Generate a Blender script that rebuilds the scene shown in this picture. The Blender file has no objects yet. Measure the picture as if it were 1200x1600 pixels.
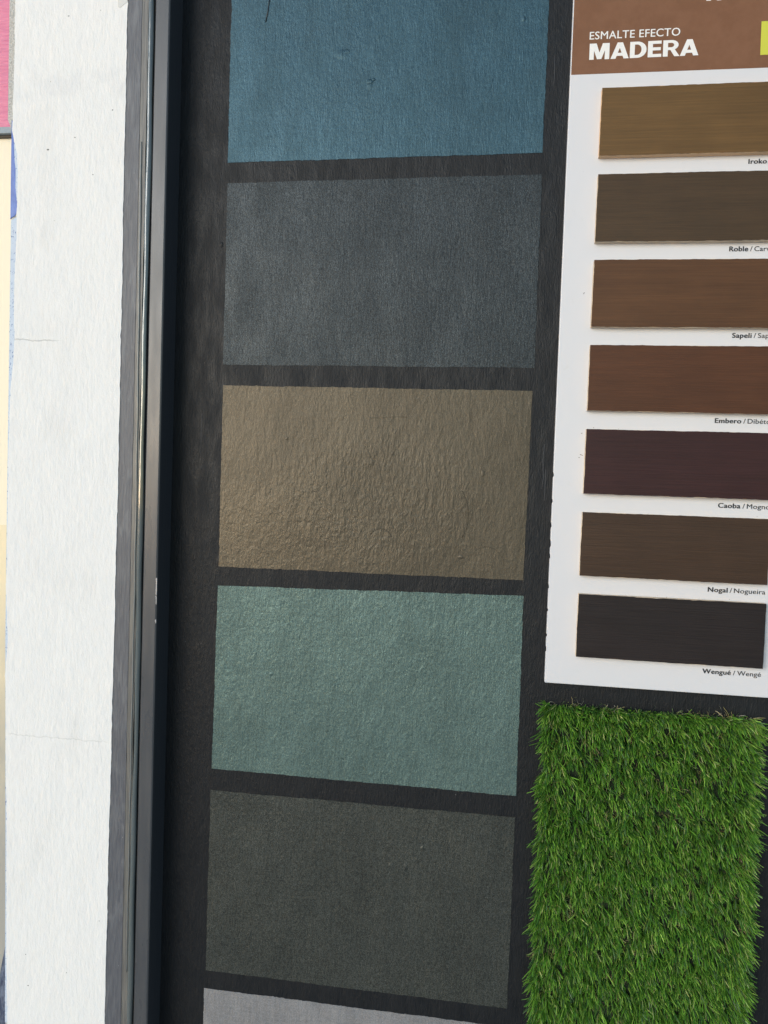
import bpy, math, random
import numpy as np
from mathutils import Vector, Matrix

rnd = random.Random(11)
SC = bpy.context.scene
COL = SC.collection
R = math.radians

# ------------------------------------------------------------------ camera
cam_d = bpy.data.cameras.new('camera')
cam = bpy.data.objects.new('camera', cam_d)
COL.objects.link(cam)
right = Vector((0.98921, 0.14252, 0.03391))
up = Vector((-0.03908, 0.03368, 0.99867))
fwd = Vector((-0.14118, 0.98922, -0.03889))
M = Matrix((right, up, -fwd)).transposed().to_4x4()
M.translation = Vector((0.0, -1.30, 1.50))
cam.matrix_world = M
cam_d.sensor_fit = 'VERTICAL'
cam_d.sensor_height = 36.0
cam_d.lens = 27.0
cam_d.clip_start = 0.02
cam_d.clip_end = 500.0
SC.camera = cam

# ------------------------------------------------------------------ light
SUN_EL, SUN_AZ = 8.0, 216.0            # soft hazy sun, low and in front of the wall to the left
w = bpy.data.worlds.new('World')
SC.world = w
w.use_nodes = True
nt = w.node_tree
bg = nt.nodes['Background']
sky = nt.nodes.new('ShaderNodeTexSky')
sky.sky_type = 'NISHITA'
sky.sun_disc = False
sky.sun_elevation = R(SUN_EL)
sky.sun_rotation = R(SUN_AZ)
sky.air_density = 1.0
sky.dust_density = 0.3
sky.ozone_density = 1.5
nt.links.new(sky.outputs[0], bg.inputs[0])
bg.inputs[1].default_value = 0.15
sd = bpy.data.lights.new('sun', 'SUN')
sun = bpy.data.objects.new('sun', sd)
COL.objects.link(sun)
sd.energy = 1.4
sd.angle = R(42)
sd.color = (1.0, 0.975, 0.945)
to_sun = Vector((math.sin(R(SUN_AZ)) * math.cos(R(SUN_EL)), math.cos(R(SUN_AZ)) * math.cos(R(SUN_EL)), math.sin(R(SUN_EL))))
sun.rotation_euler = to_sun.to_track_quat('Z', 'Y').to_euler()
sun.location = (-3, -4, 4)

vs = SC.view_settings
vs.view_transform = 'Standard'
vs.look = 'None'
vs.exposure = 0.88
vs.gamma = 1.0
vs.use_curve_mapping = False
SC.cycles.use_denoising = True
SC.cycles.use_adaptive_sampling = False
SC.cycles.sample_clamp_indirect = 3.0
SC.cycles.denoiser = 'OPENIMAGEDENOISE'
SC.cycles.denoising_input_passes = 'RGB_ALBEDO_NORMAL'
SC.cycles.denoising_prefilter = 'NONE'
SC.cycles.max_bounces = 8

# ------------------------------------------------------------------ helpers
def lin(r, g, b):
    f = lambda c: (c / 255 / 12.92) if c / 255 <= 0.04045 else ((c / 255 + 0.055) / 1.055) ** 2.4
    return (f(r), f(g), f(b), 1.0)

class Mat:
    """small node-graph builder round one Principled shader"""
    def __init__(s, name, base, rough=0.5, metallic=0.0, spec=0.5):
        s.m = bpy.data.materials.new(name)
        s.m.use_nodes = True
        s.t = s.m.node_tree
        s.p = s.t.nodes['Principled BSDF']
        s.set('Base Color', base if len(base) == 4 else (*base, 1))
        s.set('Roughness', rough)
        s.set('Metallic', metallic)
        s.set('Specular IOR Level', spec)
        g = s.t.nodes.new('ShaderNodeNewGeometry')
        s.pos = g.outputs['Position']
        s.col = None
        s.h = None
    def set(s, k, v):
        s.p.inputs[k].default_value = v
    def plug(s, sock, v):
        if hasattr(v, 'is_output'):
            s.t.links.new(v, sock)
        else:
            sock.default_value = v
    def math(s, op, a, b=0.0, c=None, clamp=False):
        n = s.t.nodes.new('ShaderNodeMath')
        n.operation = op
        n.use_clamp = clamp
        s.plug(n.inputs[0], a)
        s.plug(n.inputs[1], b)
        if c is not None:
            s.plug(n.inputs[2], c)
        return n.outputs[0]
    def vec(s, scale=(1, 1, 1), off=(0, 0, 0), rot=(0, 0, 0)):
        n = s.t.nodes.new('ShaderNodeMapping')
        s.t.links.new(s.pos, n.inputs[0])
        n.inputs['Location'].default_value = off
        n.inputs['Rotation'].default_value = rot
        n.inputs['Scale'].default_value = scale
        return n.outputs[0]
    def noise(s, scale=(1, 1, 1), detail=3, rough=0.55, off=(0, 0, 0), dist=0.0, rot=(0, 0, 0)):
        n = s.t.nodes.new('ShaderNodeTexNoise')
        s.t.links.new(s.vec(scale, off, rot), n.inputs['Vector'])
        n.inputs['Scale'].default_value = 1.0
        n.inputs['Detail'].default_value = detail
        n.inputs['Roughness'].default_value = rough
        n.inputs['Distortion'].default_value = dist
        return n.outputs['Fac']
    def voro(s, scale, off=(0, 0, 0), out='Distance', rnd_=1.0, feature='F1'):
        n = s.t.nodes.new('ShaderNodeTexVoronoi')
        n.feature = feature
        s.t.links.new(s.vec(scale, off), n.inputs['Vector'])
        n.inputs['Scale'].default_value = 1.0
        n.inputs['Randomness'].default_value = rnd_
        return n.outputs[out]
    def ramp(s, v, lo, hi, a=0.0, b=1.0, smooth=True):
        n = s.t.nodes.new('ShaderNodeMapRange')
        if smooth:
            n.interpolation_type = 'SMOOTHSTEP'
        s.plug(n.inputs['Value'], v)
        n.inputs['From Min'].default_value = lo
        n.inputs['From Max'].default_value = hi
        n.inputs['To Min'].default_value = a
        n.inputs['To Max'].default_value = b
        return n.outputs['Result']
    def mix(s, fac, a, b):
        n = s.t.nodes.new('ShaderNodeMix')
        n.data_type = 'RGBA'
        s.plug(n.inputs[0], fac)
        for sock, v in ((n.inputs[6], a), (n.inputs[7], b)):
            if hasattr(v, 'is_output'):
                s.t.links.new(v, sock)
            else:
                sock.default_value = v if len(v) == 4 else (*v, 1)
        return n.outputs[2]
    def scale_col(s, col, f):
        n = s.t.nodes.new('ShaderNodeVectorMath')
        n.operation = 'SCALE'
        if hasattr(col, 'is_output'):
            s.t.links.new(col, n.inputs[0])
        else:
            n.inputs[0].default_value = col[:3]
        s.plug(n.inputs['Scale'], f)
        return n.outputs[0]
    def xyz(s):
        n = s.t.nodes.new('ShaderNodeSeparateXYZ')
        s.t.links.new(s.pos, n.inputs[0])
        return n.outputs
    def color(s, c):
        s.t.links.new(c, s.p.inputs['Base Color'])
    def rough(s, c):
        s.t.links.new(c, s.p.inputs['Roughness'])
    def bump(s, height, strength=1.0):
        """height in metres"""
        n = s.t.nodes.new('ShaderNodeBump')
        n.inputs['Strength'].default_value = strength
        n.inputs['Distance'].default_value = 1.0
        s.plug(n.inputs['Height'], height)
        s.t.links.new(n.outputs[0], s.p.inputs['Normal'])
    def sum(s, *terms):
        r = terms[0]
        for t in terms[1:]:
            r = s.math('ADD', r, t)
        return r

BASE = {}
def mesh_obj(name, verts, faces, mats, parent=None, face_mats=None, smooth=False, origin=None):
    me = bpy.data.meshes.new(name)
    base = Vector(origin) if origin is not None else (BASE[parent.name] if parent else Vector((0, 0, 0)))
    me.from_pydata([tuple(Vector(v) - base) for v in verts], [], faces)
    for m in (mats if isinstance(mats, (list, tuple)) else [mats]):
        me.materials.append(m.m if isinstance(m, Mat) else m)
    if face_mats:
        for p, i in zip(me.polygons, face_mats):
            p.material_index = i
    if smooth:
        for p in me.polygons:
            p.use_smooth = True
    me.update()
    ob = bpy.data.objects.new(name, me)
    COL.objects.link(ob)
    BASE[ob.name] = base                      # every part shares the pivot of its thing
    if parent:
        ob.parent = parent
    else:
        ob.location = base
    return ob

def tag(o, label=None, cat=None, group=None, kind=None):
    if label: o['label'] = label
    if cat: o['category'] = cat
    if group: o['group'] = group
    o['kind'] = kind or 'thing'
    return o

def box(x0, x1, y0, y1, z0, z1):
    v = [(x, y, z) for z in (z0, z1) for y in (y0, y1) for x in (x0, x1)]
    f = [(0, 2, 3, 1), (4, 5, 7, 6), (0, 1, 5, 4), (2, 6, 7, 3), (0, 4, 6, 2), (1, 3, 7, 5)]
    return v, f

def slab(outline, y_front, y_back):
    """outline: list of (x, z) counter-clockwise seen from the front (-Y)"""
    n = len(outline)
    v = [(x, y_front, z) for x, z in outline] + [(x, y_back, z) for x, z in outline]
    f = [tuple(range(n))]
    for i in range(n):
        j = (i + 1) % n
        f.append((i, i + n, j + n, j))
    return v, f

def rough_edge(p, q, step=0.003, amp=0.0004, seed=0, bow=0.0):
    """points from p towards q with a brushed, hand-masked wobble"""
    r = random.Random(seed)
    L = math.dist(p, q)
    n = max(2, int(L / step))
    tx, tz = (q[0] - p[0]) / L, (q[1] - p[1]) / L
    nx, nz = -tz, tx
    out = []
    ph = [r.uniform(0, 6.28) for _ in range(4)]
    for i in range(n):
        t = i / n
        s = t * L
        d = amp * (r.gauss(0, 0.55) + 0.6 * math.sin(s * 90 + ph[0]) + 0.5 * math.sin(s * 230 + ph[1]) + 0.8 * math.sin(s * 25 + ph[2]))
        env = min(1, 12 * t, 12 * (1 - t))
        d = d * env + bow * math.sin(math.pi * t)
        out.append((p[0] + tx * s + nx * d, p[1] + tz * s + nz * d))
    return out

def rough_quad(bl, br, tr, tl, amp=0.0004, seed=0, step=0.003):
    return (rough_edge(bl, br, step, amp, seed) + rough_edge(br, tr, step, amp, seed + 1)
            + rough_edge(tr, tl, step, amp, seed + 2) + rough_edge(tl, bl, step, amp, seed + 3))

def tube(path, radius, sides=8, squash=1.0):
    """path: list of 3-d points; radius: number or list; returns verts, faces (closed ends)"""
    n = len(path)
    rad = radius if isinstance(radius, (list, tuple)) else [radius] * n
    v, f = [], []
    prev = None
    for i, p in enumerate(path):
        a = Vector(path[max(0, i - 1)])
        b = Vector(path[min(n - 1, i + 1)])
        d = (b - a).normalized()
        side = d.cross(Vector((0, 1, 0)))
        if side.length < 1e-4:
            side = d.cross(Vector((1, 0, 0)))
        side.normalize()
        nor = side.cross(d).normalized()
        for k in range(sides):
            an = 2 * math.pi * k / sides
            v.append(tuple(Vector(p) + side * math.cos(an) * rad[i] + nor * math.sin(an) * rad[i] * squash))
    for i in range(n - 1):
        for k in range(sides):
            k2 = (k + 1) % sides
            f.append((i * sides + k, i * sides + k2, (i + 1) * sides + k2, (i + 1) * sides + k))
    f.append(tuple(range(sides))[::-1])
    f.append(tuple((n - 1) * sides + k for k in range(sides)))
    return v, f

# ------------------------------------------------------------------ materials
def wall_height(m, fine=1.0, lump=1.0, off=(0, 0, 0), grain=1.0):
    """brushed, rolled paint over old plaster: upright hairs, drips and lumps"""
    streak = m.noise((420, 420, 75), 3, 0.6, off, 0.4)
    fineg = m.noise((900, 900, 330), 2, 0.6, off)
    lumps = m.noise((95, 95, 45), 3, 0.55, off, 0.6)
    broad = m.noise((14, 14, 9), 2, 0.5, off)
    peel = m.noise((210, 210, 150), 2, 0.5, (off[0] + 3, 1, off[2]), 0.3)
    d = m.voro((33, 33, 24), off)
    sel = m.ramp(m.noise((16, 16, 16), 1, 0.5, (3.1, 0.7, 5.5)), 0.58, 0.66)
    pim = m.math('MULTIPLY', m.ramp(d, 0.0, 0.13, 1.0, 0.0), sel)
    return m.sum(m.math('MULTIPLY', streak, 0.00062 * grain), m.math('MULTIPLY', fineg, 0.00028 * fine),
                 m.math('MULTIPLY', lumps, 0.0011 * lump), m.math('MULTIPLY', broad, 0.0022 * lump), m.math('MULTIPLY', peel, 0.00055 * lump),
                 m.math('MULTIPLY', pim, 0.00045 * lump))

m_black = Mat('black_wall_paint', (0.021, 0.0215, 0.0235), 0.55, 0, 0.28)
v = m_black.noise((300, 300, 40), 3, 0.6)
dusty = m_black.ramp(m_black.noise((9, 9, 2.2), 3, 0.6, (2, 0, 1)), 0.45, 0.75)
c = m_black.mix(m_black.ramp(v, 0.35, 0.7), (0.0052, 0.0064, 0.0086), (0.0092, 0.0105, 0.0132))
c = m_black.mix(m_black.math('MULTIPLY', dusty, 0.15), c, (0.026, 0.028, 0.031))
speck = m_black.math('MULTIPLY', m_black.ramp(m_black.voro((70, 70, 45), (4, 0, 4)), 0.025, 0.035, 1, 0, False),
                     m_black.ramp(m_black.noise((25, 25, 12), 2, 0.5, (7, 0, 7)), 0.58, 0.62))
c = m_black.mix(m_black.math('MULTIPLY', speck, 0.5), c, (0.35, 0.35, 0.36))
m_black.color(c)
m_black.rough(m_black.ramp(m_black.noise((60, 60, 14), 2), 0.3, 0.7, 0.44, 0.60))
m_black.bump(wall_height(m_black, 1.2, 0.75, (0, 0, 0), 1.6))

def swatch_mat(name, col, worn, seed, metallic=0.55, rough=0.46, fine=1.0, lump=0.8, grain=1.0, flake=0.5, wrinkle=0.0):
    m = Mat(name, (*col, 1), rough, metallic, 0.3)
    off = (seed * 1.37, 0, seed * 2.11)
    cell = m.voro((1000, 1000, 760), off, 'Color')
    sep = m.t.nodes.new('ShaderNodeSeparateColor')
    m.t.links.new(cell, sep.inputs[0])
    fl = m.ramp(sep.outputs[0], 0.0, 1.0, 1 - flake * 0.6, 1 + flake * 0.6, False)
    spark = m.ramp(sep.outputs[1], 0.965, 1.0, 0.0, flake * 1.6, False)
    cloud = m.noise((10, 10, 6), 3, 0.6, off)
    roll = m.noise((30, 30, 260), 2, 0.5, off)
    vert = m.noise((210, 210, 16), 3, 0.6, off)
    f = m.sum(m.ramp(cloud, 0.25, 0.75, -0.09, 0.09), m.ramp(roll, 0.2, 0.8, -0.06, 0.06), m.ramp(vert, 0.2, 0.8, -0.09, 0.09), 0)
    f = m.math('MULTIPLY', m.math('ADD', f, 1.0), m.math('ADD', fl, spark))
    base = m.mix(m.math('MULTIPLY', m.ramp(m.noise((7, 7, 5), 4, 0.6, (seed, 0, 9)), 0.5, 0.75), 0.35), col, worn)
    m.color(m.scale_col(base, f))
    m.rough(m.ramp(m.noise((18, 18, 9), 3, 0.6, off), 0.3, 0.7, rough - 0.05, rough + 0.07))
    h = wall_height(m, fine, lump, off, grain)
    if wrinkle:
        xz = m.xyz()
        # glossier, more thickly coated lower left part
        gx = m.math('ADD', m.ramp(xz[0], -0.42, -0.08, 1.0, 0.0), m.ramp(xz[2], 1.37, 1.56, 1.0, 0.0))
        gl = m.ramp(m.math('ADD', gx, m.math('MULTIPLY', m.noise((14, 14, 8), 3, 0.6), 0.8)), 1.1, 2.3, 0.46, 0.37)
        m.rough(gl)
        dx = m.math('MULTIPLY', m.math('ADD', xz[0], 0.20), 5.0)
        dz = m.math('MULTIPLY', m.math('ADD', xz[2], -1.47), 7.5)
        near = m.ramp(m.math('ADD', m.math('MULTIPLY', dx, dx), m.math('MULTIPLY', dz, dz)), 0.0, 1.3, 1.0, 0.10)
        wr = m.noise((120, 120, 48), 4, 0.6, off, 0.7, (0, R(24), 0))
        wr2 = m.noise((105, 105, 52), 4, 0.6, (5, 0, 2), 0.8, (0, R(-30), 0))
        wr = m.math('ADD', wr, wr2)
        h = m.math('ADD', h, m.math('MULTIPLY', m.math('MULTIPLY', wr, near), 0.0011 * wrinkle))
    m.bump(h)
    return m

m_sw = [
    swatch_mat('blue_metallic_paint', (0.040, 0.084, 0.110), (0.030, 0.058, 0.074), 1, 0.5, 0.45, 1, 0.55, 0.9, 0.40),
    swatch_mat('slate_metallic_paint', (0.033, 0.040, 0.045), (0.051, 0.057, 0.060), 2, 0.5, 0.46, 1, 0.5, 0.8, 0.85),
    swatch_mat('bronze_metallic_paint', (0.092, 0.078, 0.057), (0.072, 0.064, 0.050), 3, 0.5, 0.40, 1, 0.75, 0.35, 0.30, 1.6),
    swatch_mat('sea_green_metallic_paint', (0.097, 0.148, 0.140), (0.072, 0.114, 0.112), 4, 0.5, 0.45, 1, 1.0, 0.9, 0.55),
    swatch_mat('graphite_metallic_paint', (0.055, 0.060, 0.055), (0.070, 0.073, 0.062), 5, 0.5, 0.46, 1, 0.9, 0.9, 0.85),
    swatch_mat('silver_metallic_paint', (0.285, 0.283, 0.293), (0.23, 0.23, 0.24), 6, 0.5, 0.47, 1, 0.6, 1.1, 0.30),
]

m_white = Mat('white_masonry_paint', (0.80, 0.80, 0.795), 0.75, 0, 0.3)
st = m_white.noise((300, 300, 55), 4, 0.65)
grime = m_white.ramp(m_white.noise((11, 11, 5), 4, 0.6, (1, 2, 3)), 0.55, 0.8)
c = m_white.mix(m_white.ramp(st, 0.3, 0.7), (0.762, 0.757, 0.753), (0.797, 0.792, 0.789))
c = m_white.mix(m_white.math('MULTIPLY', grime, 0.28), c, (0.60, 0.59, 0.575))
xz = m_white.xyz()
def crack(m, z0, x0, x1, seed, wdt):
    wob = m.math('MULTIPLY', m.math('SUBTRACT', m.noise((40, 1, 1), 4, 0.65, (seed, 0, 0)), 0.5), 0.012)
    d = m.math('ABSOLUTE', m.math('SUBTRACT', m.math('SUBTRACT', xz[2], z0), wob))
    line = m.ramp(d, wdt * 0.4, wdt, 1.0, 0.0)
    return m.math('MULTIPLY', line, m.math('MULTIPLY', m.ramp(xz[0], x0, x0 + 0.01), m.ramp(xz[0], x1 - 0.03, x1, 1, 0)))
ck = m_white.math('MAXIMUM', crack(m_white, 1.726, -0.845, -0.745, 3.0, 0.0011), m_white.math('MULTIPLY', crack(m_white, 1.030, -0.845, -0.640, 8.0, 0.0010), 0.5))
c = m_white.mix(m_white.math('MULTIPLY', ck, 0.32), c, (0.33, 0.32, 0.30))
# filler patch near the top
pz = m_white.math('MULTIPLY', m_white.ramp(m_white.math('ABSOLUTE', m_white.math('ADD', xz[2], -2.160)), 0.012, 0.032, 1, 0), m_white.ramp(m_white.noise((22, 22, 30), 4, 0.65, (0, 0, 4)), 0.42, 0.62))
c = m_white.mix(m_white.math('MULTIPLY', pz, 0.16), c, (0.50, 0.52, 0.56))
m_white.color(c)
h = m_white.sum(m_white.math('MULTIPLY', st, 0.0006), m_white.math('MULTIPLY', m_white.noise((110, 110, 44), 3, 0.6), 0.0011),
                m_white.math('MULTIPLY', m_white.noise((22, 22, 12), 3, 0.5), 0.0026), m_white.math('MULTIPLY', m_white.noise((700, 700, 260), 2), 0.00042),
                m_white.math('MULTIPLY', ck, -0.0006))
m_white.bump(h)

m_mortar = Mat('bare_mortar', lin(196, 192, 186), 0.9, 0, 0.2)
n1 = m_mortar.noise((380, 380, 300), 4, 0.7)
m_mortar.color(m_mortar.mix(m_mortar.ramp(n1, 0.35, 0.65), (0.46, 0.44, 0.41), (0.70, 0.68, 0.65)))
m_mortar.bump(m_mortar.math('MULTIPLY', n1, 0.003))

m_blue = Mat('old_blue_paint', lin(60, 98, 180), 0.45)
nb = m_blue.noise((140, 140, 60), 3)
m_blue.color(m_blue.mix(m_blue.ramp(nb, 0.35, 0.7), (0.045, 0.115, 0.42), (0.085, 0.175, 0.52)))
m_blue.bump(m_blue.math('MULTIPLY', nb, 0.0008))
m_pale = Mat('thin_white_over_blue', lin(180, 200, 230), 0.6)
nb = m_pale.noise((420, 420, 260), 3, 0.6)
m_pale.color(m_pale.mix(m_pale.ramp(nb, 0.33, 0.43), (0.10, 0.18, 0.38), m_pale.mix(m_pale.noise((90, 90, 40), 3), (0.44, 0.52, 0.66), (0.62, 0.69, 0.78))))
m_pale.bump(m_pale.math('MULTIPLY', nb, 0.001))

m_strip = Mat('worn_slate_paint', (0.10, 0.105, 0.12), 0.5, 0, 0.5)
s1 = m_strip.noise((330, 330, 26), 4, 0.65)
s2 = m_strip.noise((60, 60, 14), 4, 0.65, (4, 0, 0), 0.5)
c = m_strip.mix(m_strip.ramp(s1, 0.35, 0.7), (0.075, 0.079, 0.095), (0.115, 0.12, 0.135))
c = m_strip.mix(m_strip.math('MULTIPLY', m_strip.ramp(s2, 0.5, 0.66), 0.55), c, (0.165, 0.17, 0.185))
sp = m_strip.math('MULTIPLY', m_strip.ramp(m_strip.voro((150, 150, 70), (1, 1, 1)), 0.05, 0.09, 1, 0), m_strip.ramp(m_strip.noise((50, 50, 20), 2, 0.5, (9, 0, 0)), 0.55, 0.62))
c = m_strip.mix(m_strip.math('MULTIPLY', sp, 0.7), c, (0.45, 0.45, 0.47))
m_strip.color(c)
m_strip.bump(m_strip.sum(m_strip.math('MULTIPLY', s1, 0.0007), m_strip.math('MULTIPLY', s2, 0.0012)))

m_smear = Mat('brown_sealant_smear', (0.14, 0.135, 0.125), 0.42, 0, 0.5)
s1 = m_smear.noise((300, 300, 18), 3, 0.6)
m_smear.color(m_smear.mix(m_smear.ramp(s1, 0.3, 0.7), (0.105, 0.102, 0.098), (0.165, 0.158, 0.145)))
m_smear.bump(m_smear.math('MULTIPLY', s1, 0.0009))

m_bead = Mat('glossy_sealant', (0.10, 0.115, 0.115), 0.16, 0, 0.9)
m_bead.set('Coat Weight', 0.6)
m_bead.set('Coat Roughness', 0.08)
m_bead.bump(m_bead.math('MULTIPLY', m_bead.noise((120, 120, 16), 3), 0.0012))
m_bead2 = Mat('pale_sealant', (0.20, 0.205, 0.20), 0.25, 0, 0.5)
m_bead2.bump(m_bead2.math('MULTIPLY', m_bead2.noise((200, 200, 22), 3), 0.0008))

m_frame = Mat('anthracite_coated_metal', (0.105, 0.107, 0.112), 0.40, 0, 0.5)
s1 = m_frame.noise((120, 120, 9), 3, 0.6)
sc_ = m_frame.math('MULTIPLY', m_frame.ramp(m_frame.voro((220, 220, 50), (3, 1, 2)), 0.03, 0.06, 1, 0), m_frame.ramp(m_frame.noise((30, 30, 10), 2, 0.5, (5, 5, 0)), 0.58, 0.66))
c = m_frame.mix(m_frame.ramp(s1, 0.3, 0.7), (0.060, 0.063, 0.070), (0.072, 0.074, 0.080))
c = m_frame.mix(m_frame.math('MULTIPLY', sc_, 0.5), c, (0.30, 0.30, 0.31))
m_frame.color(c)
m_frame.rough(m_frame.ramp(m_frame.noise((40, 40, 8), 3), 0.3, 0.7, 0.26, 0.36))
m_frame.bump(m_frame.sum(m_frame.math('MULTIPLY', m_frame.noise((1100, 1100, 900), 2), 0.00006), m_frame.math('MULTIPLY', m_frame.noise((30, 30, 3), 2), 0.0006)))
m_framein = Mat('dark_frame_reveal', (0.036, 0.040, 0.049), 0.5, 0, 0.4)  # inner side of the frame, darker in colour than its face
m_framein.bump(m_framein.math('MULTIPLY', m_framein.noise((300, 300, 30), 3), 0.0005))
m_scuff = Mat('bare_metal_scuff', (0.36, 0.36, 0.38), 0.4, 0.3)

m_board = Mat('white_plastic_board', (0.64, 0.635, 0.66), 0.38, 0, 0.5)
g = m_board.ramp(m_board.noise((60, 60, 60), 4, 0.65, (2, 2, 2)), 0.62, 0.82)
c = m_board.mix(m_board.math('MULTIPLY', g, 0.25), (0.64, 0.635, 0.66), (0.50, 0.475, 0.42))
sp = m_board.math('MULTIPLY', m_board.ramp(m_board.voro((85, 85, 110), (1, 0, 6)), 0.03, 0.05, 1, 0), m_board.ramp(m_board.noise((20, 20, 30), 2, 0.5, (3, 0, 3)), 0.60, 0.66))
c = m_board.mix(m_board.math('MULTIPLY', sp, 0.6), c, (0.16, 0.15, 0.15))
m_board.color(c)
m_board.bump(m_board.math('MULTIPLY', m_board.noise((25, 25, 25), 2), 0.0006))
m_header = Mat('brown_printed_vinyl', (0.19, 0.092, 0.048), 0.5, 0, 0.25)
nh = m_header.noise((45, 45, 45), 4, 0.6)
m_header.color(m_header.mix(m_header.ramp(nh, 0.3, 0.7), (0.178, 0.083, 0.043), (0.200, 0.096, 0.052)))
m_header.bump(m_header.math('MULTIPLY', m_header.noise((700, 700, 700), 2), 0.00008))
m_ink_w = Mat('white_ink', (0.78, 0.76, 0.74), 0.5)
m_ink_k = Mat('black_ink', (0.022, 0.022, 0.026), 0.5)
m_lime = Mat('lime_ink', (0.56, 0.56, 0.055), 0.45)

m_mdf = Mat('pale_sawn_edge', (0.60, 0.44, 0.29), 0.8, 0, 0.2)
nm = m_mdf.noise((60, 500, 500), 3)
m_mdf.color(m_mdf.mix(m_mdf.ramp(nm, 0.3, 0.7), (0.56, 0.43, 0.30), (0.72, 0.61, 0.48)))
m_mdf_dark = Mat('tan_sawn_edge', (0.70, 0.47, 0.29), 0.8, 0, 0.2)

def chip_mat(name, a, b, seed):
    m = Mat(name, (*a, 1), 0.45, 0, 0.3)
    gr = m.noise((5 + seed % 7, 7, 300 + (seed * 37) % 260), 4, 0.65, (seed, 0, seed * 3.1), 0.15 + (seed * 0.37) % 0.3)
    gr2 = m.noise((3, 3, 60), 3, 0.5, (seed * 2, 0, seed))
    hair = m.noise((14, 14, 1100), 2, 0.6, (seed, 3, seed))
    c = m.mix(m.ramp(gr, 0.28, 0.72), b, a)
    c = m.scale_col(c, m.ramp(hair, 0.3, 0.7, 0.91, 1.07))
    c = m.scale_col(c, m.math('MULTIPLY', m.ramp(gr2, 0.25, 0.75, 0.93, 1.06), m.ramp(m.noise((12, 12, 16), 3, 0.55, (seed * 1.9, 0, 2)), 0.3, 0.7, 0.92, 1.07)))
    du = m.math('MULTIPLY', m.ramp(m.voro((120, 120, 150), (seed, 0, 6)), 0.03, 0.05, 1, 0), m.ramp(m.noise((35, 35, 40), 2, 0.5, (3, 0, seed)), 0.64, 0.7))
    c = m.mix(m.math('MULTIPLY', du, 0.35), c, (0.3, 0.27, 0.24))
    m.color(c)
    m.rough(m.ramp(m.noise((16, 16, 40), 3, 0.5, (seed, 1, 1)), 0.3, 0.7, 0.40, 0.52))
    m.bump(m.sum(m.math('MULTIPLY', gr, 0.00045), m.math('MULTIPLY', m.noise((9, 9, 9), 1), 0.0012)))
    return m

m_pink = Mat('pink_wall_paint', lin(222, 120, 152), 0.5)
npk = m_pink.noise((30, 30, 330), 3, 0.6)
m_pink.color(m_pink.mix(m_pink.ramp(npk, 0.3, 0.75), (0.60, 0.150, 0.27), (0.70, 0.215, 0.34)))
m_pink.bump(m_pink.math('MULTIPLY', npk, 0.0014))
m_cream = Mat('cream_wall_paint', (0.84, 0.76, 0.60), 0.6)
m_cream.bump(m_cream.math('MULTIPLY', m_cream.noise((200, 200, 40), 3), 0.0006))
m_sand = Mat('sand_to_grey_wall', (0.66, 0.54, 0.36), 0.6)
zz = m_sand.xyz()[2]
greying = m_sand.ramp(m_sand.math('ADD', zz, m_sand.math('MULTIPLY', m_sand.noise((20, 20, 10), 4), 0.25)), 0.85, 1.50, 1.0, 0.0)  # colour turns from sand to grey towards the bottom
m_sand.color(m_sand.mix(greying, (0.80, 0.69, 0.48), (0.36, 0.35, 0.32)))
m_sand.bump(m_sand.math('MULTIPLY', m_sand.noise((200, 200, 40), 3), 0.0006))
m_trim = Mat('blue_grey_trim_paint', lin(136, 155, 172), 0.55)
m_trim.color(m_trim.mix(m_trim.noise((150, 150, 300), 3), (0.16, 0.21, 0.26), (0.32, 0.38, 0.43)))
m_gap = Mat('dark_joint', (0.10, 0.085, 0.07), 0.8)
m_navy = Mat('navy_patch_colour', (0.055, 0.075, 0.13), 0.55)  # dark blue-grey patch low on the far-left wall
nn = m_navy.noise((170, 170, 60), 3, 0.6, (0, 0, 0), 0.4)
m_navy.color(m_navy.mix(m_navy.ramp(nn, 0.35, 0.7), (0.035, 0.05, 0.10), (0.14, 0.17, 0.24)))

m_pave = Mat('pale_pavement', (0.36, 0.345, 0.32), 0.85, 0, 0.3)
npv = m_pave.noise((4, 4, 4), 5, 0.65)
m_pave.color(m_pave.mix(npv, (0.46, 0.445, 0.42), (0.58, 0.56, 0.53)))
m_pave.bump(m_pave.math('MULTIPLY', m_pave.noise((120, 120, 120), 4), 0.003))

# ------------------------------------------------------------------ pavement out of view, added to bounce light onto the wall
tag(mesh_obj('pavement', [(-60, -120, 0), (60, -120, 0), (60, 1, 0), (-60, 1, 0)], [(0, 1, 2, 3)], m_pave), kind='structure')

# ------------------------------------------------------------------ black wall with its painted swatches
bv, bf = box(-0.605, 1.30, 0.0, 0.14, 0.0, 2.75)
wall = tag(mesh_obj('painted_wall', bv, bf, m_black, origin=(0.35, 0.07, 0.0)),
           'charcoal black wall in brushed paint with six metallic colour swatches painted on it', 'wall')
SW = [  # bl, br, tr, tl
    ((-0.4800, 2.0440), (0.0560, 2.0470), (0.0570, 2.375), (-0.4800, 2.375)),
    ((-0.4790, 1.6960), (0.0575, 1.6970), (0.0565, 2.0120), (-0.4790, 2.0090)),
    ((-0.4775, 1.3410), (0.0535, 1.3440), (0.0560, 1.6590), (-0.4780, 1.6600)),
    ((-0.4810, 0.9780), (0.0565, 0.9780), (0.0550, 1.3180), (-0.4780, 1.3070)),
    ((-0.4825, 0.6080), (0.0560, 0.6090), (0.0560, 0.9410), (-0.4820, 0.9390)),
    ((-0.4850, 0.2450), (0.0560, 0.2450), (0.0560, 0.5760), (-0.4847, 0.5745)),
]
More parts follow.
